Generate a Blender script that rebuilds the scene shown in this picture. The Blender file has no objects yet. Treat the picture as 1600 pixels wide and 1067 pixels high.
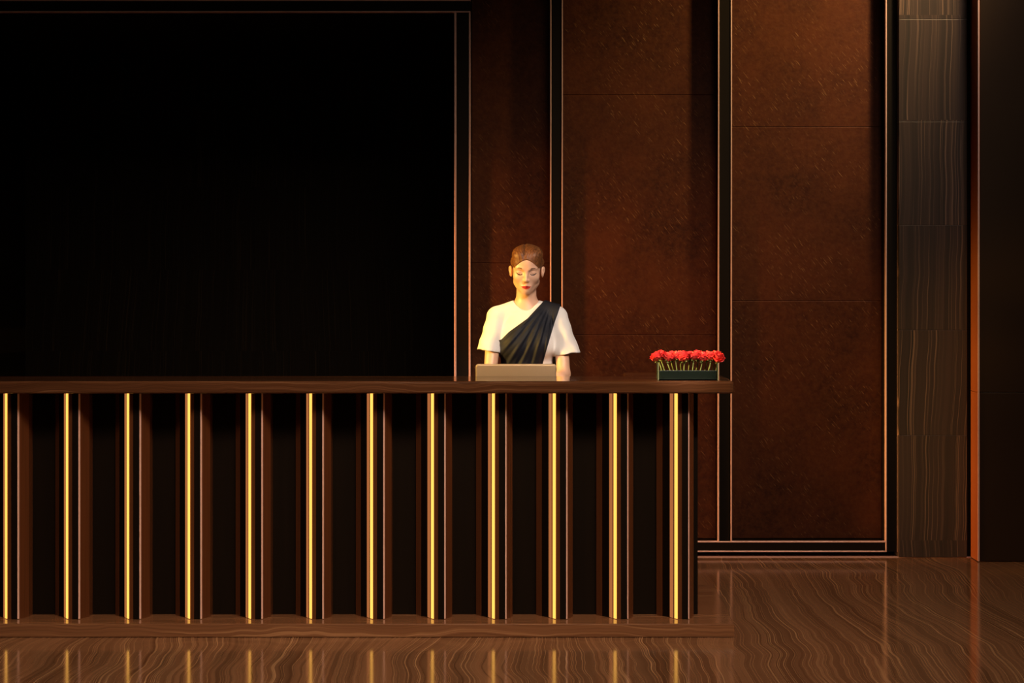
import bpy, bmesh, math, random
import numpy as np
from mathutils import Vector, Matrix

random.seed(7)
rng = np.random.default_rng(5)
SC = bpy.context.scene
COL = SC.collection

# ------------------------------------------------------------------ camera
F = 2848.0            # focal length in pixels (1600 wide)
CX, CY, H = 880.0, 472.0, 1.43


def PX(px, D):
    return (px - CX) * D / F


def PZ(py, D):
    return H - (py - CY) * D / F


cam_data = bpy.data.cameras.new('camera')
cam = bpy.data.objects.new('camera', cam_data)
COL.objects.link(cam)
cam.location = (0, 0, H)
cam.rotation_euler = (math.pi / 2, 0, 0)
cam_data.sensor_width = 36.0
cam_data.lens = F / 1600 * 36.0
cam_data.shift_x = (800 - CX) / 1600
cam_data.shift_y = (CY - 533.5) / 1600
cam_data.clip_end = 100
SC.camera = cam

SC.view_settings.view_transform = 'Standard'
SC.view_settings.look = 'None'
SC.view_settings.exposure = 0.0
SC.view_settings.gamma = 1.0
SC.view_settings.use_curve_mapping = False

# ------------------------------------------------------------------ material helpers


class Nodes:
    def __init__(self, name):
        self.m = bpy.data.materials.new(name)
        self.m.use_nodes = True
        self.t = self.m.node_tree
        self.b = self.t.nodes['Principled BSDF']

    def n(self, kind, **kw):
        nd = self.t.nodes.new(kind)
        for k, v in kw.items():
            setattr(nd, k, v)
        return nd

    def l(self, a, b):
        self.t.links.new(a, b)

    def setv(self, sock, v):
        if hasattr(v, 'links'):
            self.l(v, sock)
        else:
            sock.default_value = v

    def math(self, op, a, b=None, c=None):
        nd = self.n('ShaderNodeMath', operation=op)
        self.setv(nd.inputs[0], a)
        if b is not None:
            self.setv(nd.inputs[1], b)
        if c is not None:
            self.setv(nd.inputs[2], c)
        return nd.outputs[0]

    def coords(self):
        tc = self.n('ShaderNodeTexCoord')
        s = self.n('ShaderNodeSeparateXYZ')
        self.l(tc.outputs['Object'], s.inputs[0])
        return s.outputs[0], s.outputs[1], s.outputs[2]

    def vec(self, x, y, z):
        c = self.n('ShaderNodeCombineXYZ')
        self.setv(c.inputs[0], x)
        self.setv(c.inputs[1], y)
        self.setv(c.inputs[2], z)
        return c.outputs[0]

    def noise(self, v, scale, detail=3.0, rough=0.55):
        nd = self.n('ShaderNodeTexNoise')
        self.l(v, nd.inputs['Vector'])
        nd.inputs['Scale'].default_value = scale
        nd.inputs['Detail'].default_value = detail
        nd.inputs['Roughness'].default_value = rough
        return nd.outputs[0]

    def ramp(self, f, stops, interp='LINEAR'):
        nd = self.n('ShaderNodeValToRGB')
        cr = nd.color_ramp
        cr.interpolation = interp
        while len(cr.elements) < len(stops):
            cr.elements.new(0.5)
        for e, (p, c) in zip(cr.elements, stops):
            e.position = p
            e.color = (c[0], c[1], c[2], 1) if not isinstance(c, (int, float)) else (c, c, c, 1)
        self.setv(nd.inputs[0], f)
        return nd.outputs[0]

    def mix(self, f, a, b, mode='MIX'):
        nd = self.n('ShaderNodeMix', data_type='RGBA', blend_type=mode)
        self.setv(nd.inputs[0], f)
        for s, v in ((nd.inputs[6], a), (nd.inputs[7], b)):
            if isinstance(v, (tuple, list)):
                s.default_value = (v[0], v[1], v[2], 1)
            else:
                self.l(v, s)
        return nd.outputs[2]

    def bump(self, h, strength=0.2, dist=0.01):
        nd = self.n('ShaderNodeBump')
        nd.inputs['Strength'].default_value = strength
        nd.inputs['Distance'].default_value = dist
        self.l(h, nd.inputs['Height'])
        self.l(nd.outputs[0], self.b.inputs['Normal'])

    def p(self, **kw):
        names = dict(color='Base Color', rough='Roughness', metal='Metallic', spec='Specular IOR Level',
                     coat='Coat Weight', coat_rough='Coat Roughness', sheen='Sheen Weight',
                     trans='Transmission Weight', ior='IOR', sss='Subsurface Weight')
        for k, v in kw.items():
            s = self.b.inputs[names[k]]
            if isinstance(v, (tuple, list)):
                s.default_value = (v[0], v[1], v[2], 1)
            else:
                self.setv(s, v)
        return self.m


def veined(name, axis_u, axis_v, dark, mid, lite, rough, su=1.0, tile=None, coat=0.0, spec=0.5, lines=1.0, wav=0.5, fine=1.0, v0=0.0):
    """Stone with long wavy veins running along axis_v."""
    N = Nodes(name)
    xyz = N.coords()
    u, v = xyz[axis_u], xyz[axis_v]
    if v0:
        v = N.math('SUBTRACT', v, v0)
    off = 0.0
    if tile:
        ti = N.math('FLOOR', N.math('DIVIDE', v, tile))
        off = N.math('MULTIPLY', ti, 7.31)
    w1 = N.noise(N.vec(N.math('MULTIPLY', u, 0.45), N.math('MULTIPLY', v, 0.50), off), 1.0 * su, 1.0)
    w2 = N.noise(N.vec(N.math('MULTIPLY', u, 1.3), N.math('MULTIPLY', v, 2.2), off), 1.0 * su, 1.0)
    uu = N.math('ADD', u, N.math('MULTIPLY', N.math('SUBTRACT', w1, 0.5), wav / su))
    uu = N.math('ADD', uu, N.math('MULTIPLY', N.math('SUBTRACT', w2, 0.5), wav * 0.2 / su))
    vs = N.math('MULTIPLY', v, 0.10)
    a = N.noise(N.vec(N.math('MULTIPLY', uu, 26.0 * su * fine), vs, off), 1.0, 4.0, 0.65)
    b = N.noise(N.vec(N.math('MULTIPLY', uu, 9.0 * su), vs, N.math('ADD', off, 3.3)), 1.0, 3.0, 0.6)
    c = N.noise(N.vec(N.math('MULTIPLY', uu, 34.0 * su * fine), vs, N.math('ADD', off, 9.1)), 1.0, 2.0, 0.5)
    base = N.ramp(a, [(0.30, dark), (0.52, mid), (0.66, mid), (0.75, lite)])
    base = N.mix(N.ramp(b, [(0.35, 0.0), (0.7, 0.75)]), base, dark)
    ln = N.math('ABSOLUTE', N.math('SUBTRACT', c, 0.53))
    ln = N.ramp(ln, [(0.0, lines), (0.022, 0.0)])
    ln = N.math('MULTIPLY', ln, N.ramp(b, [(0.38, 0.15), (0.55, 1.0)]))
    col = N.mix(ln, base, lite)
    return N.p(color=col, rough=rough, coat=coat, coat_rough=0.03, spec=spec)


def plain(name, col, rough, metal=0.0, spec=0.5, bump=0.0, bscale=60.0, var=0.12, **kw):
    N = Nodes(name)
    x, y, z = N.coords()
    v = N.vec(x, y, z)
    n = N.noise(v, bscale, 3.0)
    lo = tuple(c * (1 - var) for c in col)
    hi = tuple(min(1, c * (1 + var)) for c in col)
    c = N.mix(n, lo, hi)
    if bump:
        N.bump(n, bump, 0.003)
    return N.p(color=c, rough=rough, metal=metal, spec=spec, **kw)


M = {}
M['floor'] = veined('floor_stone', 0, 1, (0.105, 0.048, 0.023), (0.28, 0.142, 0.073), (0.80, 0.49, 0.25), 0.11, spec=0.2, wav=0.42, lines=0.65, fine=2.0)
M['pillar'] = veined('pillar_stone', 0, 2, (0.024, 0.020, 0.019), (0.046, 0.032, 0.029), (0.16, 0.105, 0.080), 0.4, spec=0.3, su=1.5, tile=0.588, wav=0.22, v0=0.097, fine=0.8)
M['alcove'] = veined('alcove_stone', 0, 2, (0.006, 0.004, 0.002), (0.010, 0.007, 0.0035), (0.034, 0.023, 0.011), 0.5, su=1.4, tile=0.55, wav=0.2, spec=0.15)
M['top'] = veined('counter_stone', 1, 0, (0.060, 0.027, 0.013), (0.13, 0.060, 0.028), (0.26, 0.14, 0.075), 0.10, su=3.0)
# front edges of the slab: veins stacked in height
def slab_mat(name, dark, mid, lite, rough):
    N = Nodes(name)
    x, y, z = N.coords()
    w = N.noise(N.vec(N.math('MULTIPLY', x, 1.3), y, z), 1.5, 3.0)
    s = N.math('ADD', N.math('ADD', z, N.math('MULTIPLY', y, 0.7)), N.math('MULTIPLY', N.math('SUBTRACT', w, 0.5), 0.12))
    a = N.noise(N.vec(N.math('MULTIPLY', x, 0.5), N.math('MULTIPLY', s, 70.0), 2.0), 1.0, 4.0, 0.65)
    c = N.ramp(a, [(0.30, dark), (0.55, mid), (0.72, lite)])
    return N.p(color=c, rough=rough, spec=0.5)
M['top'] = slab_mat('counter_stone_bands', (0.052, 0.020, 0.009), (0.105, 0.044, 0.020), (0.26, 0.135, 0.068), 0.10)
M['plinth'] = slab_mat('plinth_stone_bands', (0.12, 0.052, 0.024), (0.23, 0.108, 0.052), (0.45, 0.25, 0.125), 0.16)


def wood(name, dark, lite, rough, spec=0.5):
    N = Nodes(name)
    x, y, z = N.coords()
    a = N.noise(N.vec(N.math('MULTIPLY', x, 60.0), N.math('MULTIPLY', y, 60.0), N.math('MULTIPLY', z, 1.6)), 1.0, 4.0, 0.6)
    return N.p(color=N.mix(a, dark, lite), rough=rough, spec=spec)


M['fin'] = wood('fin_dark_wood', (0.070, 0.025, 0.011), (0.17, 0.060, 0.023), 0.22)
M['core'] = wood('core_black_and_fin_shade', (0.004, 0.0026, 0.0014), (0.009, 0.005, 0.0025), 0.5, 0.12)
M['desk'] = wood('desk_wood', (0.05, 0.022, 0.011), (0.09, 0.04, 0.02), 0.35)
M['frame'] = plain('frame_black_bronze', (0.0055, 0.0038, 0.0022), 0.45, metal=0.0, spec=0.15)
M['edge'] = plain('frame_edge_bronze', (0.72, 0.49, 0.46), 0.40, metal=0.35)


def emission(name, col, s):
    m = bpy.data.materials.new(name)
    m.use_nodes = True
    t = m.node_tree
    t.nodes.remove(t.nodes['Principled BSDF'])
    e = t.nodes.new('ShaderNodeEmission')
    e.inputs[0].default_value = (*col, 1)
    e.inputs[1].default_value = s
    t.links.new(e.outputs[0], t.nodes['Material Output'].inputs[0])
    return m


M['led'] = emission('led_strip_glow', (1.0, 0.48, 0.085), 1.7)
M['painted_glow_lip'] = emission('copper_lip_painted_glow', (1.0, 0.32, 0.10), 0.42)  # copper lip is no lamp; light falling on it is painted as emission
M['bead'] = plain('fin_bead_bronze', (0.95, 0.62, 0.55), 0.35, metal=0.15)


def panel_mat():
    N = Nodes('panel_bronze_leather')
    x, y, z = N.coords()
    v = N.vec(x, y, z)
    mott = N.noise(v, 2.2, 6.0, 0.68)
    fine = N.noise(v, 38.0, 4.0, 0.65)
    c = N.ramp(mott, [(0.32, (0.027, 0.0052, 0.0015)), (0.70, (0.074, 0.0175, 0.0046))])
    c = N.mix(N.ramp(fine, [(0.35, 0.0), (0.75, 0.55)]), c, (0.105, 0.034, 0.0095))
    # short scuffs lying at a slant
    ca, sa = math.cos(math.radians(-52)), math.sin(math.radians(-52))
    a = N.math('ADD', N.math('MULTIPLY', x, ca), N.math('MULTIPLY', z, sa))
    b = N.math('SUBTRACT', N.math('MULTIPLY', z, ca), N.math('MULTIPLY', x, sa))
    sc = N.noise(N.vec(N.math('MULTIPLY', a, 17.0), N.math('MULTIPLY', b, 210.0), 0.0), 1.0, 2.0, 0.5)
    sc2 = N.noise(v, 3.3, 2.0)
    s = N.math('MULTIPLY', N.ramp(sc, [(0.635, 0.0), (0.71, 1.0)]), N.ramp(sc2, [(0.42, 0.0), (0.60, 0.85)]))
    c = N.mix(s, c, (0.27, 0.14, 0.06))
    N.bump(fine, 0.25, 0.004)
    return N.p(color=c, rough=0.5, metal=0.2, spec=0.22)


M['panel'] = panel_mat()
M['rightwall'] = plain('wall_dark_lacquer', (0.020, 0.0105, 0.0045), 0.45, spec=0.25, bscale=3.0)
M['reveal'] = plain('reveal_warm_lit_brown', (0.30, 0.085, 0.022), 0.4, metal=0.3)  # orange of the warm light from the left is painted into this brown
M['header'] = plain('header_dark', (0.05, 0.028, 0.015), 0.5)
M['skin'] = plain('skin', (0.72, 0.43, 0.29), 0.42, bscale=30, var=0.05, sss=0.0)
M['lips'] = plain('lip_red', (0.50, 0.035, 0.03), 0.3)
M['brow'] = plain('brow_brown', (0.16, 0.07, 0.03), 0.7)
M['lash'] = plain('lash_dark', (0.035, 0.015, 0.010), 0.6)
M['shirt'] = plain('white_cotton', (0.76, 0.74, 0.71), 0.85, bump=0.15, bscale=25, var=0.03)
M['drape'] = plain('navy_cloth', (0.0065, 0.0080, 0.0145), 0.65, bscale=180, spec=0.3)
M['trousers'] = plain('dark_cloth', (0.016, 0.018, 0.026), 0.8)
M['shoe'] = plain('shoe_leather', (0.012, 0.010, 0.010), 0.35)
M['alu'] = plain('laptop_aluminium', (0.66, 0.52, 0.36), 0.42, metal=0.25, var=0.02)
M['keys'] = plain('laptop_keys', (0.02, 0.02, 0.022), 0.5)
M['screen'] = plain('laptop_screen_glass', (0.01, 0.01, 0.012), 0.12)


def hair_mat():
    N = Nodes('auburn_hair')
    x, y, z = N.coords()
    a = N.noise(N.vec(N.math('MULTIPLY', x, 260.0), N.math('MULTIPLY', y, 40.0), N.math('MULTIPLY', z, 90.0)), 1.0, 3.0, 0.6)
    c = N.ramp(a, [(0.3, (0.075, 0.022, 0.006)), (0.7, (0.26, 0.10, 0.03))])
    N.bump(a, 0.2, 0.003)
    return N.p(color=c, rough=0.5, spec=0.4)


M['hair'] = hair_mat()


def glass_mat():
    N = Nodes('clear_glass')
    t = N.t
    t.nodes.remove(N.b)
    tr = N.n('ShaderNodeBsdfTransparent')
    tr.inputs[0].default_value = (0.95, 0.985, 0.955, 1)
    gl = N.n('ShaderNodeBsdfGlossy')
    gl.inputs['Roughness'].default_value = 0.03
    fr = N.n('ShaderNodeFresnel')
    fr.inputs[0].default_value = 1.45
    mx = N.n('ShaderNodeMixShader')
    N.l(fr.outputs[0], mx.inputs[0])
    N.l(tr.outputs[0], mx.inputs[1])
    N.l(gl.outputs[0], mx.inputs[2])
    N.l(mx.outputs[0], t.nodes['Material Output'].inputs[0])
    return N.m


M['glass'] = glass_mat()
M['leafband'] = plain('leaf_lining_green', (0.004, 0.011, 0.006), 0.4, bscale=12, var=0.4)
M['stem'] = plain('stem_green', (0.30, 0.34, 0.10), 0.5, bscale=40, var=0.3)
M['sepal'] = plain('sepal_green', (0.20, 0.24, 0.06), 0.55)
M['petal'] = plain('rose_coral_petal', (0.90, 0.05, 0.05), 0.5, bscale=45, var=0.3)

# ------------------------------------------------------------------ object helpers


def link(name, me, mat, parent=None):
    o = bpy.data.objects.new(name, me)
    COL.objects.link(o)
    if mat is not None:
        me.materials.append(mat)
    if parent is not None:
        o.parent = parent
    return o


def empty(name, loc=(0, 0, 0)):
    o = bpy.data.objects.new(name, None)
    o.empty_display_size = 0.1
    COL.objects.link(o)
    o.location = loc
    return o


def tag(o, label, cat, group=None):
    o['label'] = label
    o['category'] = cat
    if group:
        o['group'] = group
    return o


def struct(o):
    o['kind'] = 'structure'
    return o


def add_box(bm, x0, x1, y0, y1, z0, z1):
    vs = [bm.verts.new(p) for p in ((x0, y0, z0), (x1, y0, z0), (x1, y1, z0), (x0, y1, z0),
                                    (x0, y0, z1), (x1, y0, z1), (x1, y1, z1), (x0, y1, z1))]
    for f in ((0, 3, 2, 1), (4, 5, 6, 7), (0, 1, 5, 4), (1, 2, 6, 5), (2, 3, 7, 6), (3, 0, 4, 7)):
        bm.faces.new([vs[i] for i in f])


def add_prism(bm, pts, z0, z1):
    lo = [bm.verts.new((p[0], p[1], z0)) for p in pts]
    hi = [bm.verts.new((p[0], p[1], z1)) for p in pts]
    n = len(pts)
    bm.faces.new(lo)
    bm.faces.new(hi)
    for i in range(n):
        bm.faces.new((lo[i], lo[(i + 1) % n], hi[(i + 1) % n], hi[i]))
    bmesh.ops.recalc_face_normals(bm, faces=bm.faces[:])


def finish(name, bm, mat, parent=None, bevel=0.0, segs=2, smooth=False):
    me = bpy.data.meshes.new(name)
    bm.normal_update()
    bm.to_mesh(me)
    bm.free()
    o = link(name, me, mat, parent)
    if bevel:
        md = o.modifiers.new('bevel', 'BEVEL')
        md.width = bevel
        md.segments = segs
        md.limit_method = 'ANGLE'
        md.angle_limit = math.radians(30)
        md.harden_normals = False
    if smooth:
        me.polygons.foreach_set('use_smooth', [True] * len(me.polygons))
    return o


def box(name, b, mat, parent=None, bevel=0.0, segs=2):
    bm = bmesh.new()
    add_box(bm, *b)
    return finish(name, bm, mat, parent, bevel, segs)


def boxes(name, bl, mat, parent=None, bevel=0.0):
    bm = bmesh.new()
    for b in bl:
        add_box(bm, *b)
    return finish(name, bm, mat, parent, bevel)


# ------------------------------------------------------------------ setting
DW = 10.26        # plane of the wall framing
DP = 10.36        # panel faces, set back
ZT = 4.6
X_L, X_R = -4.6, 4.2

struct(box('floor', (X_L - 0.5, X_R + 0.5, 0.6, 12.6, -0.12, 0.0), M['floor']))

# alcove at left
AX0, AX1 = PX(40, 12.25), PX(711, DW)
AZ = PZ(20, DW)
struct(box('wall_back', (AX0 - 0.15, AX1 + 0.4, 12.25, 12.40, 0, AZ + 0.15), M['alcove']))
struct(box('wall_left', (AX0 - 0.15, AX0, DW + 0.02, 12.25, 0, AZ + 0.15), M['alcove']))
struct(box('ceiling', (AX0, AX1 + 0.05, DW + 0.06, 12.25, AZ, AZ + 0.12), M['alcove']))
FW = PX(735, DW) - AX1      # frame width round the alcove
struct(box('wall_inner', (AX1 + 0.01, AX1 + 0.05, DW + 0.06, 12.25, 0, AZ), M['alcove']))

# backing wall behind the panels
b0, b1 = PX(735, DW), PX(1404, DW)
struct(box('wall_front', (b0 - 0.03, b1, DP + 0.03, DP + 0.12, 0, ZT), M['header']))
struct(box('wall_upper', (X_L, b0 - 0.03, DW + 0.02, DW + 0.14, AZ + FW + 0.0, ZT), M['header']))

struct(box('wall_outer', (X_L, AX0 - 0.15, DW + 0.02, DW + 0.14, 0, AZ + FW), M['header']))

# dark metal frame with light edges
FR0, FR1 = DW - 0.012, DP + 0.03
ZB = PZ(862, DW)
tn = 0


def bar(x0, x1, z0, z1, le=True, re=True, te=False, be=False, ew=0.0075, lw=None):
    """A dark metal bar with a lighter metal bead along its long edges."""
    global tn
    tn += 1
    t = struct(box('trim_%d' % tn, (x0 + 0.001, x1 - 0.001, FR0 + 0.004, FR1, z0 + 0.001, z1 - 0.001), M['frame']))
    if le:
        box('edge_strip', (x0, x0 + (lw or ew), FR0 - 0.002, FR0 + 0.032, z0, z1), M['edge'], t, 0.002)
    if re:
        box('edge_strip', (x1 - ew, x1, FR0 - 0.002, FR0 + 0.032, z0, z1), M['edge'], t, 0.002)
    if te:
        box('edge_strip', (x0, x1, FR0 - 0.003, FR0 + 0.032, z1 - 0.0075, z1), M['edge'], t, 0.002)
    if be:
        box('edge_strip', (x0, x1, FR0 - 0.003, FR0 + 0.032, z0, z0 + 0.0075), M['edge'], t, 0.002)
    return t


ax_in, ax_out = PX(710, DW), PX(735.5, DW)
bar(ax_in, ax_out, ZB, AZ + 0.0, ew=0.010, lw=0.012)
bar(AX0 - 0.1, ax_out, AZ, PZ(0, DW), False, False, True, True)
B2 = (PX(859.5, DW), PX(879.5, DW))
B3 = (PX(1121.5, DW), PX(1143.5, DW))
B4 = (PX(1383, DW), PX(1403.5, DW))
zb1 = PZ(845, DW)
for b in (B2, B3, B4):
    bar(b[0], b[1], zb1 - (0.0 if b is not B4 else zb1 - ZB), ZT)
bar(ax_out, B4[0], ZB, zb1, False, False, True, True)
# orange-brown reveals beside the recessed panels
struct(box('trim_7', (ax_out - 0.02, B4[1], DP + 0.005, DP + 0.02, 0.0, ZB - 0.002), M['frame']))
struct(box('trim_8', (ax_out - 0.02, PX(1520, 10.2), DW - 0.05, DW - 0.02, 0.0, 0.004), M['edge']))


def wall_panel(x0, x1, seams, label):
    t = tag(empty('wall_panel', ((x0 + x1) / 2, DP, zb1)), label, 'wall panel', None)
    zs = [zb1 + 0.001] + [PZ(s, DP) for s in sorted(seams, reverse=True)] + [ZT]
    for a, b in zip(zs[:-1], zs[1:]):
        o = box('panel_sheet', (x0, x1, DP, DP + 0.025, a + 0.0003, b - 0.0003), M['panel'], t, 0.003)
        o.matrix_parent_inverse = Matrix.Translation(-t.location)
    return t


wall_panel(ax_out, B2[0], [411], 'narrow bronze leather wall panel between the dark alcove and the receptionist')
wall_panel(B2[1], B3[0], [148, 523], 'middle bronze leather wall panel behind the red rose arrangement')
wall_panel(B3[1], B4[0], [198, 470], 'wide bronze leather wall panel beside the grey veined stone pillar')

# stone pillar
DPL = 10.20
px0, px1 = PX(1404.5, DPL), PX(1511, DPL)
pil = tag(empty('stone_pillar', ((px0 + px1) / 2, DPL, 0)), 'grey-brown veined stone pillar of stacked tiles right of the bronze panels', 'pillar')
zj = [0.004] + [PZ(y, DPL) for y in (680, 515, 352, 190, 30)] + [ZT]
for i, (a, b) in enumerate(zip(zj[:-1], zj[1:])):
    o = box('stone_tile', (px0, px1, DPL, DPL + 0.14, a, b - 0.0008), M['pillar'], pil, 0.0015)
    o.matrix_parent_inverse = Matrix.Translation(-pil.location)
# slim return beside the pillar then the forward wall on the right
DR = 10.03
rx = PX(1531.5, DR)
struct(box('trim_9', (px1, rx + 0.02, DPL + 0.03, DPL + 0.14, 0, ZT), M['frame']))
zsm = PZ(613, DR)
struct(boxes('wall_right', [(rx, X_R, DR, DPL + 0.14, 0.004, zsm - 0.001), (rx, X_R, DR, DPL + 0.14, zsm + 0.001, ZT)], M['rightwall'], None, 0.003))
struct(boxes('trim_10', [(rx - 0.012, rx - 0.0005, DR + 0.006, DPL + 0.03, 0.004, zsm - 0.001),
                         (rx - 0.012, rx - 0.0005, DR + 0.006, DPL + 0.03, zsm + 0.001, ZT)], M['reveal']))
struct(box('trim_11', (rx - 0.0125, rx - 0.004, DR - 0.002, DR + 0.006, 0.004, ZT), M['edge']))

# ------------------------------------------------------------------ reception counter
DF = 7.772
ZC = PZ(595.5, DF)
ZU = PZ(615, DF)
ZPL = PZ(974.5, DF)
CL, CR = -3.25, PX(1147.5, DF)
RB = 8.72                     # back of the return at the right end
RI = PX(979, 8.25)            # inner side of the return
CB = 8.30                     # back edge of the counter top
ce = tag(empty('reception_counter', (0, DF, 0)), 'long dark stone reception counter with glowing vertical fins on its front', 'counter')
ce_inv = Matrix.Translation(-ce.location)


def cpart(o):
    o.matrix_parent_inverse = ce_inv
    return o


bm = bmesh.new()
r = 0.02
corner = [(CR - r + r * math.sin(a), DF + r - r * math.cos(a)) for a in [i * math.pi / 12 for i in range(7)]]
add_prism(bm, [(CL, DF)] + corner + [(CR, RB), (RI, RB), (RI, CB), (CL, CB)], ZU, ZC)
cpart(finish('countertop', bm, M['top'], ce, 0.010, 8))
bm = bmesh.new()
add_prism(bm, [(CL, DF), (CR, DF), (CR, RB + 0.12), (RI - 0.05, RB + 0.12), (RI - 0.05, CB), (CL, CB)], 0.001, ZPL)
cpart(finish('plinth', bm, M['plinth'], ce, 0.004, 2))
TIP = 7.882
XE = PX(1091.5, 7.96)
bm = bmesh.new()
add_prism(bm, [(CL, TIP + 0.125), (XE, TIP + 0.125), (XE, RB - 0.04), (RI + 0.02, RB - 0.04), (RI + 0.02, CB - 0.06), (CL, CB - 0.06)], ZPL, ZU)
cpart(finish('front_panel', bm, M['core'], ce))
cpart(box('work_desk', (-2.2, RI - 0.002, CB - 0.02, 8.66, 0.865, 0.905), M['desk'], ce, 0.003))
for sx in (-2.2, RI - 0.05):
    cpart(box('desk_support', (sx, sx + 0.04, CB - 0.02, 8.64, 0.001, 0.865), M['desk'], ce))

body_pts = [(8, 3), (24, -2), (51, -2), (55, 1), (80, 70), (80, 130), (-80, 130), (-80, 112), (-55, 80), (-25.5, 51), (-22, 49), (-11, 25.6), (-9, 15)]
led_pts = [(-6.5, 14.0), (-7.1, 12.9), (4.9, 0.7), (6.0, 2.0)]
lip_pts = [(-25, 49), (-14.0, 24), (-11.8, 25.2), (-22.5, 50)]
bead_pts = [(51.5, -2.6), (55.8, 0.6), (57.4, 5.5), (54.5, 3.5)]
protos = {}
for nm, pts, mt in (('fin', body_pts, M['fin']), ('light_strip', led_pts, M['led']), ('painted_glow_lip', lip_pts, M['painted_glow_lip']), ('edge_bead', bead_pts, M['bead'])):
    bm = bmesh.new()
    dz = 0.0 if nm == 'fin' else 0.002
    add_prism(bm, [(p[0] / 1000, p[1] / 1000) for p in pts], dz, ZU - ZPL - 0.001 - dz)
    me = bpy.data.meshes.new(nm)
    bm.normal_update()
    bm.to_mesh(me)
    bm.free()
    me.materials.append(mt)
    if nm == 'fin':
        me.materials.append(M['core'])  # shade on fin front and inner left slope painted in with core black
        for p_ in me.polygons:
            if p_.normal.y < -0.98 or (p_.normal.x < -0.3 and -0.056 < p_.center.x < -0.024):
                p_.material_index = 1
    protos[nm] = me
for k in range(-2, 12):
    xk = PX(9.8 + 95.15 * k, TIP + 0.008)
    fo = bpy.data.objects.new('fin', protos['fin'])
    COL.objects.link(fo)
    fo.parent = ce
    fo.matrix_parent_inverse = ce_inv
    fo.location = (xk, TIP, ZPL)
    for nm in ('light_strip', 'painted_glow_lip', 'edge_bead'):
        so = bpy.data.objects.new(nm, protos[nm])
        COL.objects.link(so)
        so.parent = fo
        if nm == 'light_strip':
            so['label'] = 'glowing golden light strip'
        elif nm == 'painted_glow_lip':
            so['label'] = 'copper lip with its light painted in as glow'

# ------------------------------------------------------------------ signed-distance modelling (for the person)


class Prim:
    def __init__(self, fn, c, r):
        self.fn, self.c, self.r = fn, np.array(c, float), r


def ell(c, rad, R=None, O=None):
    c = np.array(c, float)
    rad = np.array(rad, float)

    def fn(X, Y, Z):
        x, y, z = (X - c[0]), (Y - c[1]), (Z - c[2])
        k0 = np.sqrt((x / rad[0]) ** 2 + (y / rad[1]) ** 2 + (z / rad[2]) ** 2)
        k1 = np.sqrt((x / rad[0] ** 2) ** 2 + (y / rad[1] ** 2) ** 2 + (z / rad[2] ** 2) ** 2) + 1e-9
        return k0 * (k0 - 1) / k1
    return Prim(fn, c, rad.max())


def cap(a, b, ra, rb=None):
    a = np.array(a, float)
    b = np.array(b, float)
    rb = ra if rb is None else rb
    ba = b - a
    L2 = float(ba @ ba)

    def fn(X, Y, Z):
        x, y, z = X - a[0], Y - a[1], Z - a[2]
        h = np.clip((x * ba[0] + y * ba[1] + z * ba[2]) / L2, 0, 1)
        return np.sqrt((x - h * ba[0]) ** 2 + (y - h * ba[1]) ** 2 + (z - h * ba[2]) ** 2) - (ra + (rb - ra) * h)
    return Prim(fn, (a + b) / 2, math.sqrt(L2) / 2 + max(ra, rb))


def local(prim, R, O):
    """Prim given in a local frame; R columns are the local axes in world space, O its origin."""
    def fn(X, Y, Z):
        x, y, z = X - O[0], Y - O[1], Z - O[2]
        return prim.fn(x * R[0, 0] + y * R[1, 0] + z * R[2, 0], x * R[0, 1] + y * R[1, 1] + z * R[2, 1],
                       x * R[0, 2] + y * R[1, 2] + z * R[2, 2])
    return Prim(fn, R @ prim.c + O, prim.r)


def smin(a, b, k):
    h = np.maximum(k - np.abs(a - b), 0) / k
    return np.minimum(a, b) - h * h * k * 0.25


class Field:
    def __init__(self, xs, ys, zs):
        self.ax = [np.asarray(v, np.float32) for v in (xs, ys, zs)]
        self.d = np.full([len(v) for v in self.ax], 0.5, np.float32)

    def grid(self):
        return self.ax[0][:, None, None], self.ax[1][None, :, None], self.ax[2][None, None, :]

    def add(self, prim, k=0.01, op='u'):
        mg = max(k, 0.02) + 0.02
        sl = []
        for i in range(3):
            a = np.searchsorted(self.ax[i], prim.c[i] - prim.r - mg)
            b = np.searchsorted(self.ax[i], prim.c[i] + prim.r + mg)
            if b - a < 1:
                return
            sl.append(slice(a, b))
        X = self.ax[0][sl[0]][:, None, None]
        Y = self.ax[1][sl[1]][None, :, None]
        Z = self.ax[2][sl[2]][None, None, :]
        p = prim.fn(X, Y, Z).astype(np.float32)
        s = self.d[tuple(sl)]
        if op == 'u':
            self.d[tuple(sl)] = smin(s, p, k)
        else:
            self.d[tuple(sl)] = -smin(-s, p, k)


def seg(*parts):
    """seg(x0, step, x1, step, x2...) -> graded axis"""
    out = [parts[0]]
    i = 1
    while i < len(parts):
        st, end = parts[i], parts[i + 1]
        n = max(1, round((end - out[-1]) / st))
        out += list(np.linspace(out[-1], end, n + 1)[1:])
        i += 2
    return np.array(out)


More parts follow.
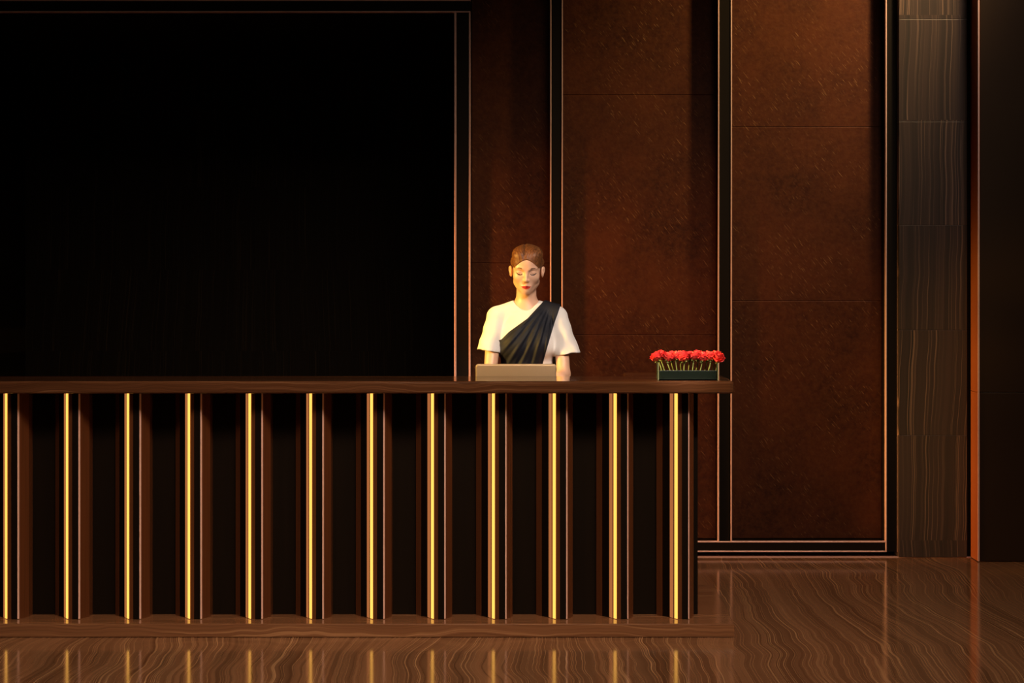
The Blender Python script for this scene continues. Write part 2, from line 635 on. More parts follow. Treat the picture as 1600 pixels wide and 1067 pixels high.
def surface(d, ax):
    xs, ys, zs = [a.astype(np.float64) for a in ax]
    s = d < 0
    c = np.zeros([n - 1 for n in d.shape], np.int8)
    for i in (0, 1):
        for j in (0, 1):
            for k in (0, 1):
                c += s[i:d.shape[0] - 1 + i, j:d.shape[1] - 1 + j, k:d.shape[2] - 1 + k]
    act = (c > 0) & (c < 8)
    I, J, K = np.nonzero(act)
    n = len(I)
    ids = np.full(act.shape, -1, np.int64)
    ids[I, J, K] = np.arange(n)
    pos = np.zeros((n, 3))
    cnt = np.zeros(n)
    cr = [(i, j, k) for i in (0, 1) for j in (0, 1) for k in (0, 1)]
    for a in cr:
        for ax_i in range(3):
            if a[ax_i]:
                continue
            b = list(a)
            b[ax_i] = 1
            va = d[I + a[0], J + a[1], K + a[2]].astype(np.float64)
            vb = d[I + b[0], J + b[1], K + b[2]].astype(np.float64)
            m = (va < 0) != (vb < 0)
            t = np.where(m, va / np.where(m, va - vb, 1), 0)
            pa = np.stack([xs[I + a[0]], ys[J + a[1]], zs[K + a[2]]], 1)
            pb = np.stack([xs[I + b[0]], ys[J + b[1]], zs[K + b[2]]], 1)
            pos += np.where(m[:, None], pa + (pb - pa) * t[:, None], 0)
            cnt += m
    pos /= cnt[:, None]
    quads = []
    for ax_i in range(3):
        o1, o2 = [(1, 2), (2, 0), (0, 1)][ax_i]
        A = [slice(0, None)] * 3
        A[ax_i] = slice(0, -1)
        B = [slice(0, None)] * 3
        B[ax_i] = slice(1, None)
        e = s[tuple(A)] != s[tuple(B)]
        ii = np.array(np.nonzero(e)).T
        lim = np.array(act.shape)
        ok = (ii[:, o1] >= 1) & (ii[:, o2] >= 1) & (ii[:, o1] < lim[o1]) & (ii[:, o2] < lim[o2])
        ii = ii[ok]
        q = []
        for (p, r_) in ((-1, -1), (0, -1), (0, 0), (-1, 0)):
            jj = ii.copy()
            jj[:, o1] += p
            jj[:, o2] += r_
            q.append(ids[jj[:, 0], jj[:, 1], jj[:, 2]])
        q = np.stack(q, 1)
        flip = ~s[ii[:, 0], ii[:, 1], ii[:, 2]]
        q[flip] = q[flip][:, ::-1]
        quads.append(q)
    return pos, np.concatenate(quads)


def mesh_from(name, d, ax, mat, parent=None, relax=1):
    v, q = surface(d, ax)
    for _ in range(relax):
        acc = np.zeros_like(v)
        cn = np.zeros(len(v))
        for a, b in ((0, 1), (1, 2), (2, 3), (3, 0)):
            np.add.at(acc, q[:, a], v[q[:, b]])
            np.add.at(cn, q[:, a], 1)
            np.add.at(acc, q[:, b], v[q[:, a]])
            np.add.at(cn, q[:, b], 1)
        v = v * 0.5 + 0.5 * acc / np.maximum(cn, 1)[:, None]
    me = bpy.data.meshes.new(name)
    me.vertices.add(len(v))
    me.vertices.foreach_set('co', v.astype(np.float32).ravel())
    me.loops.add(len(q) * 4)
    me.loops.foreach_set('vertex_index', q.astype(np.int32).ravel())
    me.polygons.add(len(q))
    me.polygons.foreach_set('loop_start', np.arange(0, len(q) * 4, 4, dtype=np.int32))
    me.polygons.foreach_set('use_smooth', np.ones(len(q), dtype=bool))
    me.update(calc_edges=True)
    me.validate()
    return link(name, me, mat, parent)


# ------------------------------------------------------------------ the receptionist (faces -Y; local frame: feet at origin)
PD = 8.88
tilt = math.radians(16)
HO = np.array([0.004, -0.030, 1.592])
# local axes of the head: u right, v forward, w up
ct, st = math.cos(tilt), math.sin(tilt)
roll = math.radians(1.5)
Rt = np.array([[1, 0, 0], [0, -ct, -st], [0, -st, ct]]).T     # columns = axes u, v, w
Rt = np.array([[1, 0, 0], [0, -ct, -st], [0, -st, ct]])
Rt = np.column_stack([np.array([1, 0, 0]), np.array([0, -ct, -st]), np.array([0, -st, ct])])
Rr = np.array([[math.cos(roll), 0, math.sin(roll)], [0, 1, 0], [-math.sin(roll), 0, math.cos(roll)]])
HR = Rr @ Rt


def hp(prim):
    return local(prim, HR, HO)


HEAD = [
    (ell((0, -0.018, 0.036), (0.0685, 0.090, 0.078)), 0.01, 'u'),
    (ell((0, 0.026, -0.016), (0.0605, 0.062, 0.079)), 0.03, 'u'),
    (ell((0, 0.034, 0.042), (0.058, 0.050, 0.048)), 0.03, 'u'),
    (cap((-0.040, 0.012, -0.062), (-0.011, 0.060, -0.089), 0.019, 0.014), 0.03, 'u'),
    (cap((0.040, 0.012, -0.062), (0.011, 0.060, -0.089), 0.019, 0.014), 0.03, 'u'),
    (ell((0, 0.073, -0.089), (0.017, 0.014, 0.014)), 0.02, 'u'),
    (ell((-0.037, 0.054, -0.026), (0.023, 0.024, 0.022)), 0.025, 'u'),
    (ell((0.037, 0.054, -0.026), (0.023, 0.024, 0.022)), 0.025, 'u'),
    (cap((-0.014, 0.080, 0.019), (-0.042, 0.068, 0.020), 0.0085, 0.007), 0.014, 'u'),
    (cap((0.014, 0.080, 0.019), (0.042, 0.068, 0.020), 0.0085, 0.007), 0.014, 'u'),
    (ell((-0.031, 0.092, 0.003), (0.019, 0.017, 0.0115)), 0.012, 's'),
    (ell((0.031, 0.092, 0.003), (0.019, 0.017, 0.0115)), 0.012, 's'),
    (ell((-0.0315, 0.0665, 0.002), (0.0165, 0.0145, 0.0115)), 0.005, 'u'),
    (ell((0.0315, 0.0665, 0.002), (0.0165, 0.0145, 0.0115)), 0.005, 'u'),
    (cap((0, 0.082, 0.010), (0, 0.103, -0.031), 0.0055, 0.0080), 0.012, 'u'),
    (ell((-0.0092, 0.093, -0.035), (0.0068, 0.009, 0.0062)), 0.007, 'u'),
    (ell((0.0092, 0.093, -0.035), (0.0068, 0.009, 0.0062)), 0.007, 'u'),
    (ell((0, 0.074, -0.064), (0.027, 0.015, 0.022)), 0.018, 'u'),
    (ell((-0.0045, 0.103, -0.043), (0.003, 0.005, 0.003)), 0.003, 's'),
    (ell((0.0045, 0.103, -0.043), (0.003, 0.005, 0.003)), 0.003, 's'),
    (cap((-0.019, 0.0835, -0.0655), (0, 0.0915, -0.0610), 0.0030, 0.0052), 0.006, 'u'),
    (cap((0.019, 0.0835, -0.0655), (0, 0.0915, -0.0610), 0.0030, 0.0052), 0.006, 'u'),
    (cap((-0.013, 0.085, -0.0715), (0.013, 0.085, -0.0715), 0.0058), 0.006, 'u'),
]
for s_ in (-1, 1):
    HEAD += [
        (ell((s_ * 0.076, -0.004, -0.016), (0.0085, 0.017, 0.027)), 0.006, 'u'),
        (ell((s_ * 0.081, -0.010, -0.005), (0.0075, 0.014, 0.016)), 0.006, 'u'),
        (ell((s_ * 0.084, 0.003, -0.010), (0.006, 0.008, 0.013)), 0.004, 's'),
    ]
HEAD = [(hp(a), k, o) for a, k, o in HEAD]

BODY = [
    (cap((0, 0.022, 1.36), (0.002, 0.000, 1.515), 0.052, 0.047), 0.025),
    (ell((0.006, 0.004, 1.26), (0.122, 0.088, 0.15)), 0.04),
    (ell((0.006, 0.008, 1.08), (0.108, 0.078, 0.15)), 0.05),
    (ell((0.004, 0.016, 0.92), (0.150, 0.105, 0.13)), 0.05),
    (cap((0.0, 0.024, 1.405), (-0.135, 0.012, 1.362), 0.036, 0.034), 0.04),
    (cap((0.0, 0.024, 1.405), (0.145, 0.012, 1.362), 0.036, 0.034), 0.04),
    (ell((-0.055, -0.058, 1.225), (0.052, 0.045, 0.052)), 0.04),
    (ell((0.070, -0.058, 1.225), (0.052, 0.045, 0.052)), 0.04),
]
ARMS = []
hand_prims = []
for s_, sh, el, wr in ((-1, (-0.150, 0.010, 1.350), (-0.172, -0.085, 1.088), (-0.118, -0.300, 0.985)),
                       (1, (0.162, 0.010, 1.350), (0.183, -0.085, 1.084), (0.112, -0.300, 0.985))):
    sh, el, wr = map(np.array, (sh, el, wr))
    mid = el + (wr - el) * 0.28
    BODY += [(cap(sh, sh + (el - sh) * 0.5, 0.040, 0.035), 0.008), (cap(sh + (el - sh) * 0.5, el, 0.035, 0.031), 0.006),
             (cap(el, mid, 0.031, 0.0345), 0.015), (cap(mid, wr, 0.0345, 0.022), 0.015)]
    # hand: palm then four fingers and a thumb, resting on the keyboard
    inn = -s_
    pc = wr + np.array([inn * 0.008, -0.050, -0.022])
    kn = wr + np.array([inn * 0.010, -0.088, -0.029])
    BODY += [(cap(wr, pc, 0.021, 0.020), 0.015)]
    for i, (off, ln) in enumerate(((-0.030, 0.88), (-0.010, 1.0), (0.010, 0.95), (0.029, 0.75))):
        base = kn + np.array([-inn * off, 0.006 * abs(i - 1.2), 0.0])
        j1 = base + np.array([-inn * off * 0.15, -0.038 * ln, 0.006])
        j2 = j1 + np.array([0, -0.020 * ln, -0.014])
        j3 = j2 + np.array([0, -0.008 * ln, -0.018])
        BODY += [(cap(pc + np.array([-inn * off * 0.6, 0.02, 0]), base, 0.0125, 0.0105), 0.012),
                 (cap(base, j1, 0.0092, 0.0082), 0.004), (cap(j1, j2, 0.0082, 0.0074), 0.004), (cap(j2, j3, 0.0074, 0.0062), 0.004)]
    t0 = pc + np.array([inn * 0.016, 0.022, -0.004])
    t1 = t0 + np.array([inn * 0.024, -0.030, -0.008])
    t2 = t1 + np.array([inn * 0.010, -0.026, -0.010])
    BODY += [(cap(t0, t1, 0.0120, 0.0095), 0.010), (cap(t1, t2, 0.0095, 0.0072), 0.004)]
for s_ in (-1, 1):
    BODY += [(cap((s_ * 0.080, 0.018, 0.90), (s_ * 0.078, 0.020, 0.50), 0.082, 0.054), 0.03),
             (cap((s_ * 0.078, 0.024, 0.50), (s_ * 0.076, 0.040, 0.30), 0.050, 0.050), 0.03),
             (cap((s_ * 0.076, 0.040, 0.30), (s_ * 0.075, 0.045, 0.09), 0.050, 0.032), 0.03),
             (cap((s_ * 0.075, 0.050, 0.045), (s_ * 0.082, -0.105, 0.032), 0.030, 0.024), 0.02)]

axs = (seg(-0.26, 0.0045, -0.10, 0.0028, 0.10, 0.0045, 0.27),
       seg(-0.48, 0.0036, -0.16, 0.0028, 0.10, 0.004, 0.15),
       seg(-0.005, 0.011, 0.88, 0.0034, 1.02, 0.006, 1.36, 0.0028, 1.735))
fb = Field(*axs)
for p_, k in BODY:
    fb.add(p_, k)
for p_, k, o in HEAD:
    fb.add(p_, k, o)
person = mesh_from('person', fb.d, fb.ax, M['skin'])
person.location = (PX(822, PD), PD, 0.0)
tag(person, 'woman in white t-shirt and navy sash standing behind the counter, looking down at a laptop', 'person')

# face details on a fine grid
fa = Field(seg(-0.075, 0.0013, 0.085), seg(-0.155, 0.0013, -0.055), seg(1.47, 0.0013, 1.66))
for p_, k, o in HEAD:
    fa.add(p_, k, o)
face = fa.d.copy()
G = fa.grid()


def region(prims):
    d = np.full(face.shape, 0.5, np.float32)
    for p_ in prims:
        d = np.minimum(d, p_.fn(*G).astype(np.float32))
    return d


def overlay(name, prims, mat, th=0.0012):
    d = np.maximum(np.maximum(region([hp(p_) for p_ in prims]), face - th), -(face + 0.004))
    return mesh_from(name, d, fa.ax, mat, person, 0)


for s_ in (-1, 1):
    brow, lash = [], []
    pts = [(s_ * 0.014, 0.075, 0.0195), (s_ * 0.026, 0.075, 0.0245), (s_ * 0.036, 0.072, 0.0255), (s_ * 0.047, 0.062, 0.0205)]
    wd = [0.0030, 0.0030, 0.0026, 0.0014]
    for i in range(3):
        for vv in (-0.012, 0.0, 0.012):
            a = np.array(pts[i]) + (0, vv, 0)
            b = np.array(pts[i + 1]) + (0, vv, 0)
            brow.append(cap(a, b, wd[i], wd[i + 1]))
    lp = [(s_ * 0.0165, 0.073, -0.0035), (s_ * 0.026, 0.078, -0.0085), (s_ * 0.037, 0.077, -0.0085), (s_ * 0.048, 0.067, -0.0020)]
    lw = [0.0012, 0.0024, 0.0028, 0.0016]
    for i in range(3):
        for vv in (-0.006, 0.0, 0.006):
            a = np.array(lp[i]) + (0, vv, 0)
            b = np.array(lp[i + 1]) + (0, vv, 0)
            lash.append(cap(a, b, lw[i], lw[i + 1]))
    overlay('eyebrow', brow, M['brow'])
    overlay('eyelash', lash, M['lash'], 0.0022)
lipreg = []
for vv in (-0.012, -0.006, 0.0, 0.006):
    lipreg += [cap((s_ * 0.0215, 0.085 + vv, -0.0660), (0, 0.094 + vv, -0.0630), 0.0026, 0.0050) for s_ in (-1, 1)] + \
              [cap((s_ * 0.0165, 0.085 + vv, -0.0690), (0, 0.091 + vv, -0.0720), 0.0032, 0.0058) for s_ in (-1, 1)]
lp_ = overlay('lips', lipreg, M['lips'], 0.0012)
lp_['label'] = 'red lips'

# hair
ah = (seg(-0.10, 0.0028, 0.11), seg(-0.14, 0.0028, 0.17), seg(1.48, 0.0028, 1.735))
fh = Field(*ah)
fh.add(hp(ell((0, -0.018, 0.036), (0.0740, 0.097, 0.0815))), 0.01)
fh.add(hp(ell((0, 0.034, 0.044), (0.0640, 0.0545, 0.0545))), 0.03)
fh.add(hp(ell((-0.030, 0.020, 0.080), (0.040, 0.055, 0.032))), 0.02)
fh.add(hp(ell((0.034, 0.015, 0.080), (0.042, 0.058, 0.034))), 0.02)
X, Y, Z = fh.grid()
dx, dy, dz = X - HO[0], Y - HO[1], Z - HO[2]
U = dx * HR[0, 0] + dy * HR[1, 0] + dz * HR[2, 0]
V = dx * HR[0, 1] + dy * HR[1, 1] + dz * HR[2, 1]
W = dx * HR[0, 2] + dy * HR[1, 2] + dz * HR[2, 2]
# hairline: high on the forehead, dropping past the temples to the ears
hl = 0.068 - 7.0 * U ** 2 - 0.25 * np.abs(U) + 0.60 * (V - 0.085)
hl = np.where(V < 0.0, 0.068 - 7.0 * U ** 2 - 0.25 * np.abs(U) - 0.051 + 0.75 * V, hl)
strand = 0.0008 * np.sin((np.abs(U + 0.012) * 1.0 + 0.55 * V) * 520) * np.clip((W - 0.03) / 0.05, 0, 1)
part = 0.004 * np.exp(-((U + 0.012) / 0.005) ** 2) * np.clip((W - 0.05) / 0.03, 0, 1)
fh.d = np.maximum(fh.d + strand + part, (hl - W) * 0.75)
fh.add(hp(ell((0.004, -0.118, -0.012), (0.040, 0.030, 0.036))), 0.012)
fh.add(hp(ell((0.070, -0.030, 0.026), (0.014, 0.026, 0.020))), 0.012)
fh.add(hp(ell((-0.068, -0.030, 0.026), (0.012, 0.026, 0.020))), 0.012)
hair = mesh_from('hair', fh.d, fh.ax, M['hair'], person, 0)

# t-shirt
at = (seg(-0.29, 0.0038, 0.31), seg(-0.15, 0.0038, 0.145), seg(0.88, 0.0045, 1.48))
fs = Field(*at)
SH = [
    (ell((0.009, 0.002, 1.27), (0.134, 0.101, 0.15)), 0.01),
    (ell((0.009, 0.006, 1.08), (0.126, 0.094, 0.20)), 0.06),
    (ell((0.006, 0.012, 0.96), (0.145, 0.112, 0.16)), 0.05),
    (cap((-0.030, 0.018, 1.402), (-0.143, 0.010, 1.366), 0.046, 0.042), 0.03),
    (cap((0.030, 0.018, 1.402), (0.152, 0.010, 1.366), 0.046, 0.042), 0.03),
    (ell((-0.055, -0.062, 1.225), (0.056, 0.050, 0.056)), 0.05),
    (ell((0.072, -0.062, 1.225), (0.056, 0.050, 0.056)), 0.05),
]
for p_, k in SH:
    fs.add(p_, k)
torso = fs.d.copy()
X, Y, Z = fs.grid()
for s_, a, b, r0, r1 in ((-1, (-0.141, 0.008, 1.352), (-0.185, -0.046, 1.165), 0.050, 0.061),
                         (1, (0.152, 0.008, 1.352), (0.210, -0.046, 1.150), 0.050, 0.064)):
    a, b = np.array(a), np.array(b)
    ax_ = (b - a) / np.linalg.norm(b - a)
    L = np.linalg.norm(b - a)
    sl = Field(*at)
    sl.add(cap(a - ax_ * 0.0, b + ax_ * 0.08, r0, r1 + (r1 - r0) * 0.08 / L), 0.01)
    hn = ax_ * np.array([0.50, 0.25, 1.0])
    hn /= np.linalg.norm(hn)
    t = (X - a[0]) * ax_[0] + (Y - a[1]) * ax_[1] + (Z - a[2]) * ax_[2]
    t2 = (X - b[0]) * hn[0] + (Y - b[1]) * hn[1] + (Z - b[2]) * hn[2] + 0.028
    wr_ = 0.0014 * np.sin(t * 48 + X * 70 * s_ + Y * 30) * np.clip(t / 0.08, 0, 1)
    sd = np.maximum(sl.d + wr_, t2)
    cav = Field(*at)
    cav.add(cap(a + ax_ * (L - 0.07), b + ax_ * 0.10, r1 - 0.017, r1 - 0.004), 0.01)
    sd = np.maximum(sd, -np.maximum(cav.d, -(t - (L - 0.075))))
    fs.d = smin(fs.d, sd.astype(np.float32), 0.022)
full = fs.d.copy()
# soft creases on the chest side
fs.d += (0.0024 * np.sin((X * 0.8 + Z * 1.0) * 62 + 2.0 * np.sin(X * 25)) * np.clip((1.36 - Z) / 0.08, 0, 1) * (Y < 0.02)).astype(np.float32)
# neck opening
fs.add(cap((0.0, 0.020, 1.405), (0.002, -0.02, 1.52), 0.058, 0.064), 0.006, 's')
fs.add(ell((0.002, -0.055, 1.440), (0.050, 0.055, 0.050)), 0.006, 's')
fs.d = np.maximum(fs.d, 0.90 - Z)
shirt = mesh_from('t_shirt', fs.d, fs.ax, M['shirt'], person, 1)
shirt['label'] = 'loose white short-sleeved t-shirt'

# navy sash
tors = torso.copy()
sh2 = Field(*at)
for p_, k in SH:
    sh2.add(p_, k)
lx = np.interp(at[2], [0.88, 1.232, 1.250, 1.287, 1.352, 1.440, 1.48], [-0.30, -0.30, -0.118, -0.081, 0.009, 0.090, 0.125])
rx_ = np.interp(at[2], [0.88, 1.125, 1.218, 1.324, 1.408, 1.48], [0.01, 0.080, 0.106, 0.137, 0.166, 0.186])
LXg, RXg = lx[None, None, :], rx_[None, None, :]
ang = np.arctan2(X - 0.135, 1.46 - Z)
rad_ = np.sqrt((X - 0.135) ** 2 + (1.46 - Z) ** 2)
fold = (0.0034 * np.sin(ang * 38 + 1.6 * np.sin(rad_ * 12)) + 0.0016 * np.sin(ang * 83 + 1.0)) * np.clip((rad_ - 0.05) / 0.12, 0.0, 1.0)
sh2.d = np.where(X > 0.0, np.minimum(sh2.d, full), sh2.d)
lim = np.maximum(LXg - X, X - RXg) * 0.75
dr = np.maximum(np.maximum(sh2.d - 0.0105 - fold, lim), -(sh2.d + 0.012))
dr = np.maximum(dr, 0.90 - Z).astype(np.float32)
nk = cap((0.0, 0.020, 1.405), (0.002, -0.02, 1.52), 0.060, 0.066).fn(X, Y, Z)
dr = np.maximum(dr, -nk).astype(np.float32)
sash = mesh_from('sash', dr, at, M['drape'], person, 1)
sash['label'] = 'navy pleated sash draped over one shoulder'

# trousers and shoes
atr = (seg(-0.20, 0.008, 0.20), seg(-0.15, 0.008, 0.17), seg(0.05, 0.010, 1.04))
ft = Field(*atr)
for p_, k in [(ell((0.004, 0.016, 0.92), (0.160, 0.116, 0.14)), 0.05)] + [q for s_ in (-1, 1) for q in (
        (cap((s_ * 0.080, 0.018, 0.90), (s_ * 0.080, 0.024, 0.50), 0.090, 0.070), 0.02),
        (cap((s_ * 0.080, 0.024, 0.50), (s_ * 0.078, 0.040, 0.10), 0.070, 0.062), 0.02))]:
    ft.add(p_, k)
ft.d = np.maximum(ft.d, 0.085 - ft.grid()[2])
mesh_from('trousers', ft.d, ft.ax, M['trousers'], person, 1)
for s_ in (-1, 1):
    af = (seg(s_ * 0.08 - 0.07, 0.006, s_ * 0.08 + 0.07), seg(-0.18, 0.006, 0.12), seg(-0.01, 0.006, 0.11))
    ff = Field(*af)
    ff.add(cap((s_ * 0.075, 0.055, 0.040), (s_ * 0.083, -0.110, 0.026), 0.038, 0.033), 0.01)
    ff.add(cap((s_ * 0.075, 0.055, 0.040), (s_ * 0.075, 0.048, 0.075), 0.038, 0.038), 0.02)
    ff.d = np.maximum(ff.d, 0.002 - ff.grid()[2])
    mesh_from('shoe', ff.d, ff.ax, M['shoe'], person, 1)

# ------------------------------------------------------------------ laptop
LW = (869.3 - 743.2) * 8.365 / F
lxc = PX((869.3 + 743.2) / 2, 8.365)
lap = tag(empty('laptop', (lxc, 8.41, 0.905)), 'open silver laptop whose lid back shows above the counter before the woman', 'laptop')


def rounded_slab(bm, w, h, t, r, n=6):
    pts = []
    for cx, cy, a0 in ((w / 2 - r, h - r, 0), (-w / 2 + r, h - r, 90), (-w / 2 + r, r, 180), (w / 2 - r, r, 270)):
        for i in range(n + 1):
            a = math.radians(a0 + 90 * i / n)
            pts.append((cx + r * math.cos(a), cy + r * math.sin(a)))
    add_prism(bm, pts, -t / 2, t / 2)


bm = bmesh.new()
rounded_slab(bm, LW, 0.245, 0.014, 0.012)
base = finish('base', bm, M['alu'], lap, 0.004, 3)
base.location = (0, 0.003, 0.0085)
bm = bmesh.new()
rounded_slab(bm, LW, 0.232, 0.017, 0.014)
lid = finish('lid', bm, M['alu'], lap, 0.0075, 4)
lid.rotation_euler = (math.radians(90 + 12), 0, 0)
lid.location = (0, -0.010, 0.0145)
zt = 0.0145 + 0.232 * math.cos(math.radians(12))
scr = box('screen', (-LW / 2 + 0.012, LW / 2 - 0.012, 0.016, 0.222, -0.0092, -0.0086), M['screen'], lid)
bm = bmesh.new()
kw, kd = 0.0165, 0.0160
for rr in range(6):
    for c in range(14):
        x = -0.0185 * 6.5 + c * 0.0185
        y = 0.070 - 0.0 + rr * 0.0175
        add_box(bm, x - kw / 2, x + kw / 2, 0.160 - y + 0.003 - kd / 2, 0.160 - y + 0.003 + kd / 2, 0.007, 0.0085)
kb = finish('keyboard', bm, M['keys'], base)
box('trackpad', (-0.05, 0.05, 0.160, 0.232, 0.007, 0.0074), M['keys'], base)

# ------------------------------------------------------------------ rose planter
VD = 7.84
vx0, vx1 = PX(1028, VD), PX(1122.5, VD)
vd = 0.105
vh = PZ(567, VD) - ZC
vz = tag(empty('glass_planter', ((vx0 + vx1) / 2, VD, ZC)), 'clear rectangular glass planter lined with dark leaf at right end of counter', 'planter')
w2 = (vx1 - vx0) / 2
bm = bmesh.new()
add_box(bm, -w2, w2, 0, vd, 0, vh)
th = 0.0035
top = max(bm.faces, key=lambda f: f.calc_center_median().z)
r_ = bmesh.ops.inset_region(bm, faces=[top], thickness=th)
ex = bmesh.ops.extrude_discrete_faces(bm, faces=[top])
for v in ex['faces'][0].verts:
    v.co.z = 0.006
bmesh.ops.recalc_face_normals(bm, faces=bm.faces[:])
gl = finish('glass_box', bm, M['glass'], vz)
lb = 0.006
M['glass_rim'] = plain('glass_polished_edge', (0.22, 0.26, 0.16), 0.2, var=0.02)
for ex_ in (-w2 - 0.0002, w2 - 0.0033):
    for ey in (-0.0002, vd - 0.0033):
        box('glass_edge', (ex_, ex_ + 0.0035, ey, ey + 0.0035, 0.001, vh), M['glass_rim'], vz)
boxes('leaf_lining', [(-w2 + lb, w2 - lb, lb, lb + 0.004, 0.004, 0.043), (-w2 + lb, w2 - lb, vd - lb - 0.004, vd - lb, 0.0065, 0.038),
                      (-w2 + lb, -w2 + lb + 0.004, lb + 0.004, vd - lb - 0.004, 0.0065, 0.036),
                      (w2 - lb - 0.004, w2 - lb, lb + 0.004, vd - lb - 0.004, 0.0065, 0.039),
                      (-w2 + 0.011, w2 - 0.011, 0.011, vd - 0.011, 0.0065, 0.012)], M['leafband'], vz, 0.0015)


def bloom_mesh(seed):
    rr = random.Random(seed)
    bm = bmesh.new()
    bmesh.ops.create_uvsphere(bm, u_segments=10, v_segments=7, radius=0.011,
                              matrix=Matrix.Translation((0, 0, 0.026)) @ Matrix.Diagonal((1, 1, 1.35, 1)))
    layers = [(3, 0.0095, 0.041, 0.0000, 1.35), (3, 0.0135, 0.041, 0.0008, 1.30), (4, 0.0175, 0.039, 0.0020, 1.25), (5, 0.0215, 0.036, 0.0035, 1.20), (5, 0.0245, 0.031, 0.0050, 1.15)]
    for li, (n, R, hh, curl, wd) in enumerate(layers):
        for i in range(n):
            a0 = 2 * math.pi * (i + 0.37 * li) / n + rr.uniform(-0.2, 0.2)
            span = 2 * math.pi / n * wd * 0.78
            hj = hh * rr.uniform(0.92, 1.08)
            g = []
            for tt in range(7):
                t = tt / 6
                row = []
                for ss in range(7):
                    s = ss / 6 * 2 - 1
                    a = a0 + s * span * (0.45 + 0.55 * math.sin(math.pi * min(1, 0.15 + t * 0.75)))
                    rad = R * (0.22 + 0.78 * math.sin(min(1.0, t * 1.35) * math.pi / 2))
                    rad += curl * max(0, t - 0.6) * 2.3 * (1 - 0.3 * s * s)
                    z = 0.002 + hj * t - 0.0075 * t * t * s * s * s * s - 0.0025 * t * s * s - curl * 0.9 * max(0, t - 0.75) * 4
                    rad += 0.0011 * math.sin(s * 5 + i * 2 + li)
                    row.append(bm.verts.new((rad * math.cos(a), rad * math.sin(a), z)))
                g.append(row)
            for tt in range(6):
                for ss in range(6):
                    bm.faces.new((g[tt][ss], g[tt][ss + 1], g[tt + 1][ss + 1], g[tt + 1][ss]))
    me = bpy.data.meshes.new('bloom')
    bm.to_mesh(me)
    bm.free()
    me.polygons.foreach_set('use_smooth', [True] * len(me.polygons))
    me.materials.append(M['petal'])
    return me


blooms = [bloom_mesh(i) for i in range(4)]
bm = bmesh.new()
for i in range(5):
    a = 2 * math.pi * i / 5
    c, s = math.cos(a), math.sin(a)
    p = [(0.004, -0.004, 0.0), (0.004, 0.004, 0.0), (0.014, 0.005, 0.006), (0.014, -0.005, 0.006), (0.023, 0, 0.002)]
    vs = [bm.verts.new((x * c - y * s, x * s + y * c, z)) for x, y, z in p]
    bm.faces.new((vs[0], vs[1], vs[2], vs[3]))
    bm.faces.new((vs[3], vs[2], vs[4]))
bmesh.ops.create_uvsphere(bm, u_segments=8, v_segments=6, radius=0.0065)
sep_me = bpy.data.meshes.new('sepal')
bm.to_mesh(sep_me)
bm.free()
sep_me.materials.append(M['sepal'])

ords = ['leftmost', 'second from left', 'third from left', 'fourth from left', 'fourth from right', 'third from right', 'second from right', 'rightmost']


def rose(px, D, zb, ti, tx, ty, k, label, sc):
    """A rose: stem standing inside the planter, bloom above its rim."""
    bx = PX(px, D)
    # foot of the stem inside the glass
    cxm = (vx0 + vx1) / 2
    fx = cxm + max(-w2 + 0.017, min(w2 - 0.017, (bx - cxm) * 0.86 + tx))
    fy = max(VD + 0.017, min(VD + vd - 0.017, D + ty))
    t = tag(empty('rose', (fx, fy, ZC + 0.014)), label, 'rose', 'coral red roses in the glass planter')
    top_ = Vector((bx - fx, D - fy, zb - ZC - 0.014))
    bm = bmesh.new()
    n, m = 7, 6
    rings = []
    for i in range(n):
        q = i / (n - 1)
        c = Vector((0, 0, 0)).lerp(top_, q) + Vector((0.003 * math.sin(q * 3.1 + k), 0.002 * math.sin(q * 3.1), 0))
        rings.append([bm.verts.new(c + Vector((0.0024 * math.cos(2 * math.pi * j / m), 0.0024 * math.sin(2 * math.pi * j / m), 0))) for j in range(m)])
    for i in range(n - 1):
        for j in range(m):
            bm.faces.new((rings[i][j], rings[i][(j + 1) % m], rings[i + 1][(j + 1) % m], rings[i + 1][j]))
    bm.faces.new(rings[0][::-1])
    bm.faces.new(rings[-1])
    finish('stem', bm, M['stem'], t, smooth=True)
    for nm, me in (('bloom', blooms[k % 4]), ('sepal', sep_me)):
        o = bpy.data.objects.new(nm, me)
        COL.objects.link(o)
        o.parent = t
        o.location = top_
        o.rotation_euler = (ti[0], ti[1], k * 1.7)
        o.scale = (sc, sc, sc)


fp = [1029, 1043, 1057, 1070, 1083, 1096, 1110, 1121]
for i, x in enumerate(fp):
    zb = PZ(565 + (0.8 if i % 2 else -0.8), 7.855)
    ti = (0.30 if i % 2 else 0.12, (-0.50 if i == 0 else 0.45 if i == 7 else 0.16 * math.sin(i * 2.1)))
    rose(x, 7.862 + 0.004 * (i % 3), zb, ti, 0.004 * math.sin(i * 1.9), 0.006, i, 'coral red rose, %s in front row of the glass planter' % ords[i], 0.98 + 0.06 * math.sin(i * 3))
bp = [1034, 1050, 1064, 1077, 1090, 1104, 1117]
ordb = ['leftmost', 'second from left', 'third from left', 'middle one', 'third from right', 'second from right', 'rightmost']
for i, x in enumerate(bp):
    zb = PZ(563.5 + (0.6 if i % 2 else -0.6), 7.915)
    rose(x, 7.915 + 0.004 * (i % 2), zb, (-0.12, (-0.3 if i == 0 else 0.3 if i == 6 else 0.1 * math.sin(i))), 0.003 * math.sin(i), -0.004, i + 1,
         'coral red rose, %s in back row of the glass planter' % ordb[i], 1.0)

# ------------------------------------------------------------------ light


def aim(o, p):
    d = Vector(p) - o.location
    o.rotation_euler = d.to_track_quat('-Z', 'Y').to_euler()


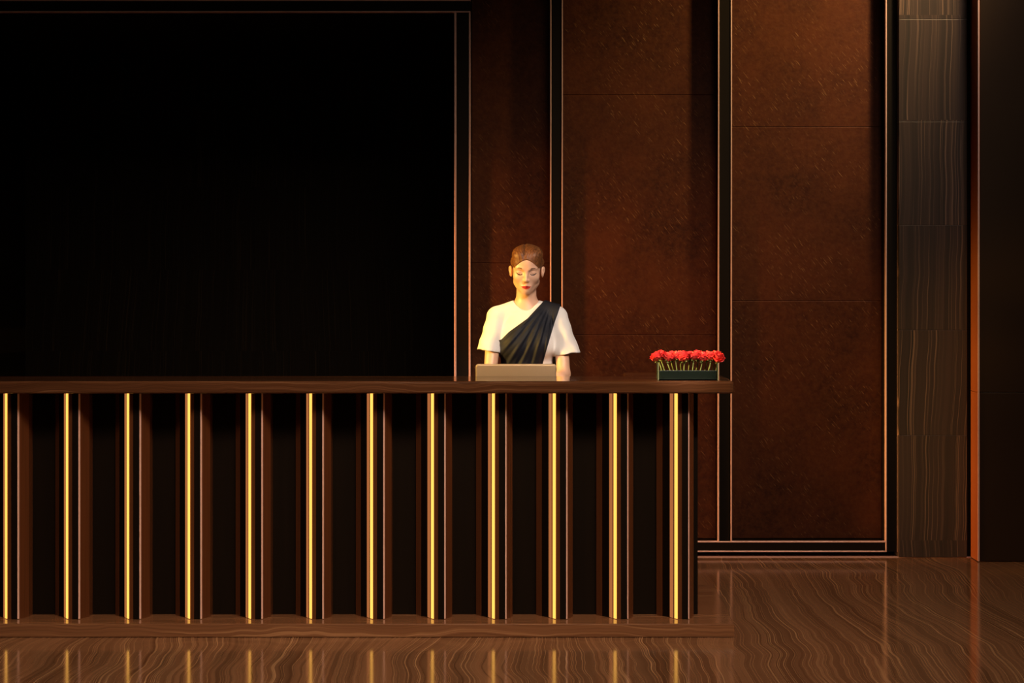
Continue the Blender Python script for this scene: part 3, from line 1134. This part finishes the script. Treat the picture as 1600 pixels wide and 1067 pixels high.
def spot(name, loc, to, col, e, size, blend=0.6, rad=0.06):
    l = bpy.data.lights.new(name, 'SPOT')
    l.color = col
    l.energy = e
    l.spot_size = math.radians(size)
    l.spot_blend = blend
    l.shadow_soft_size = rad
    o = bpy.data.objects.new(name, l)
    COL.objects.link(o)
    o.location = loc
    aim(o, to)
    return o


def area(name, loc, to, col, e, sx, sy):
    l = bpy.data.lights.new(name, 'AREA')
    l.shape = 'RECTANGLE'
    l.size, l.size_y = sx, sy
    l.color = col
    l.energy = e
    o = bpy.data.objects.new(name, l)
    COL.objects.link(o)
    o.location = loc
    aim(o, to)
    return o


spot('warm_side_spotlight', (-3.3, 7.6, 1.95), (-0.18, 8.85, 1.32), (1.0, 0.56, 0.11), 1150, 22, 1.0, 0.18)
spot('warm_rose_spotlight', (-3.3, 7.2, 1.95), (0.52, 7.90, 1.17), (1.0, 0.66, 0.20), 1500, 6, 0.8, 0.05)
spot('warm_wall_fill', (-3.3, 7.4, 1.60), (0.05, 10.36, 1.45), (1.0, 0.34, 0.07), 620, 24, 1.0, 0.3)  # extra fill, added to raise the warm glow on the panels
spot('front_spotlight', (1.5, 4.6, 3.9), (-0.02, 8.75, 1.38), (1.0, 0.94, 0.91), 450, 12, 0.8, 0.06)
spot('rose_spotlight', (0.3, 5.4, 3.2), (0.52, 7.88, 1.17), (1.0, 0.80, 0.68), 480, 7, 0.7, 0.05)
spot('wall_wash_panel', (2.7, 8.9, 5.0), (1.45, 10.36, 3.2), (1.0, 0.64, 0.26), 780, 50, 1.0, 0.15)
spot('wall_wash_pillar', (2.6, 8.7, 5.0), (2.1, 10.2, 2.6), (1.0, 0.76, 0.62), 160, 36, 1.0, 0.15)
g = area('warm_left_glow', (-4.1, 9.6, 0.45), (1.9, 10.3, 0.3), (1.0, 0.42, 0.14), 16, 0.3, 0.8)
g.data.spread = math.radians(32)
g = area('ceiling_glow', (0.9, 3.4, 5.0), (-0.7, 7.8, 0.2), (1.0, 0.70, 0.48), 58, 5.0, 1.2)
g.data.spread = math.radians(62)

w = bpy.data.worlds.new('world')
SC.world = w
w.use_nodes = True
w.node_tree.nodes['Background'].inputs[0].default_value = (1.0, 0.72, 0.5, 1)
w.node_tree.nodes['Background'].inputs[1].default_value = 0.012
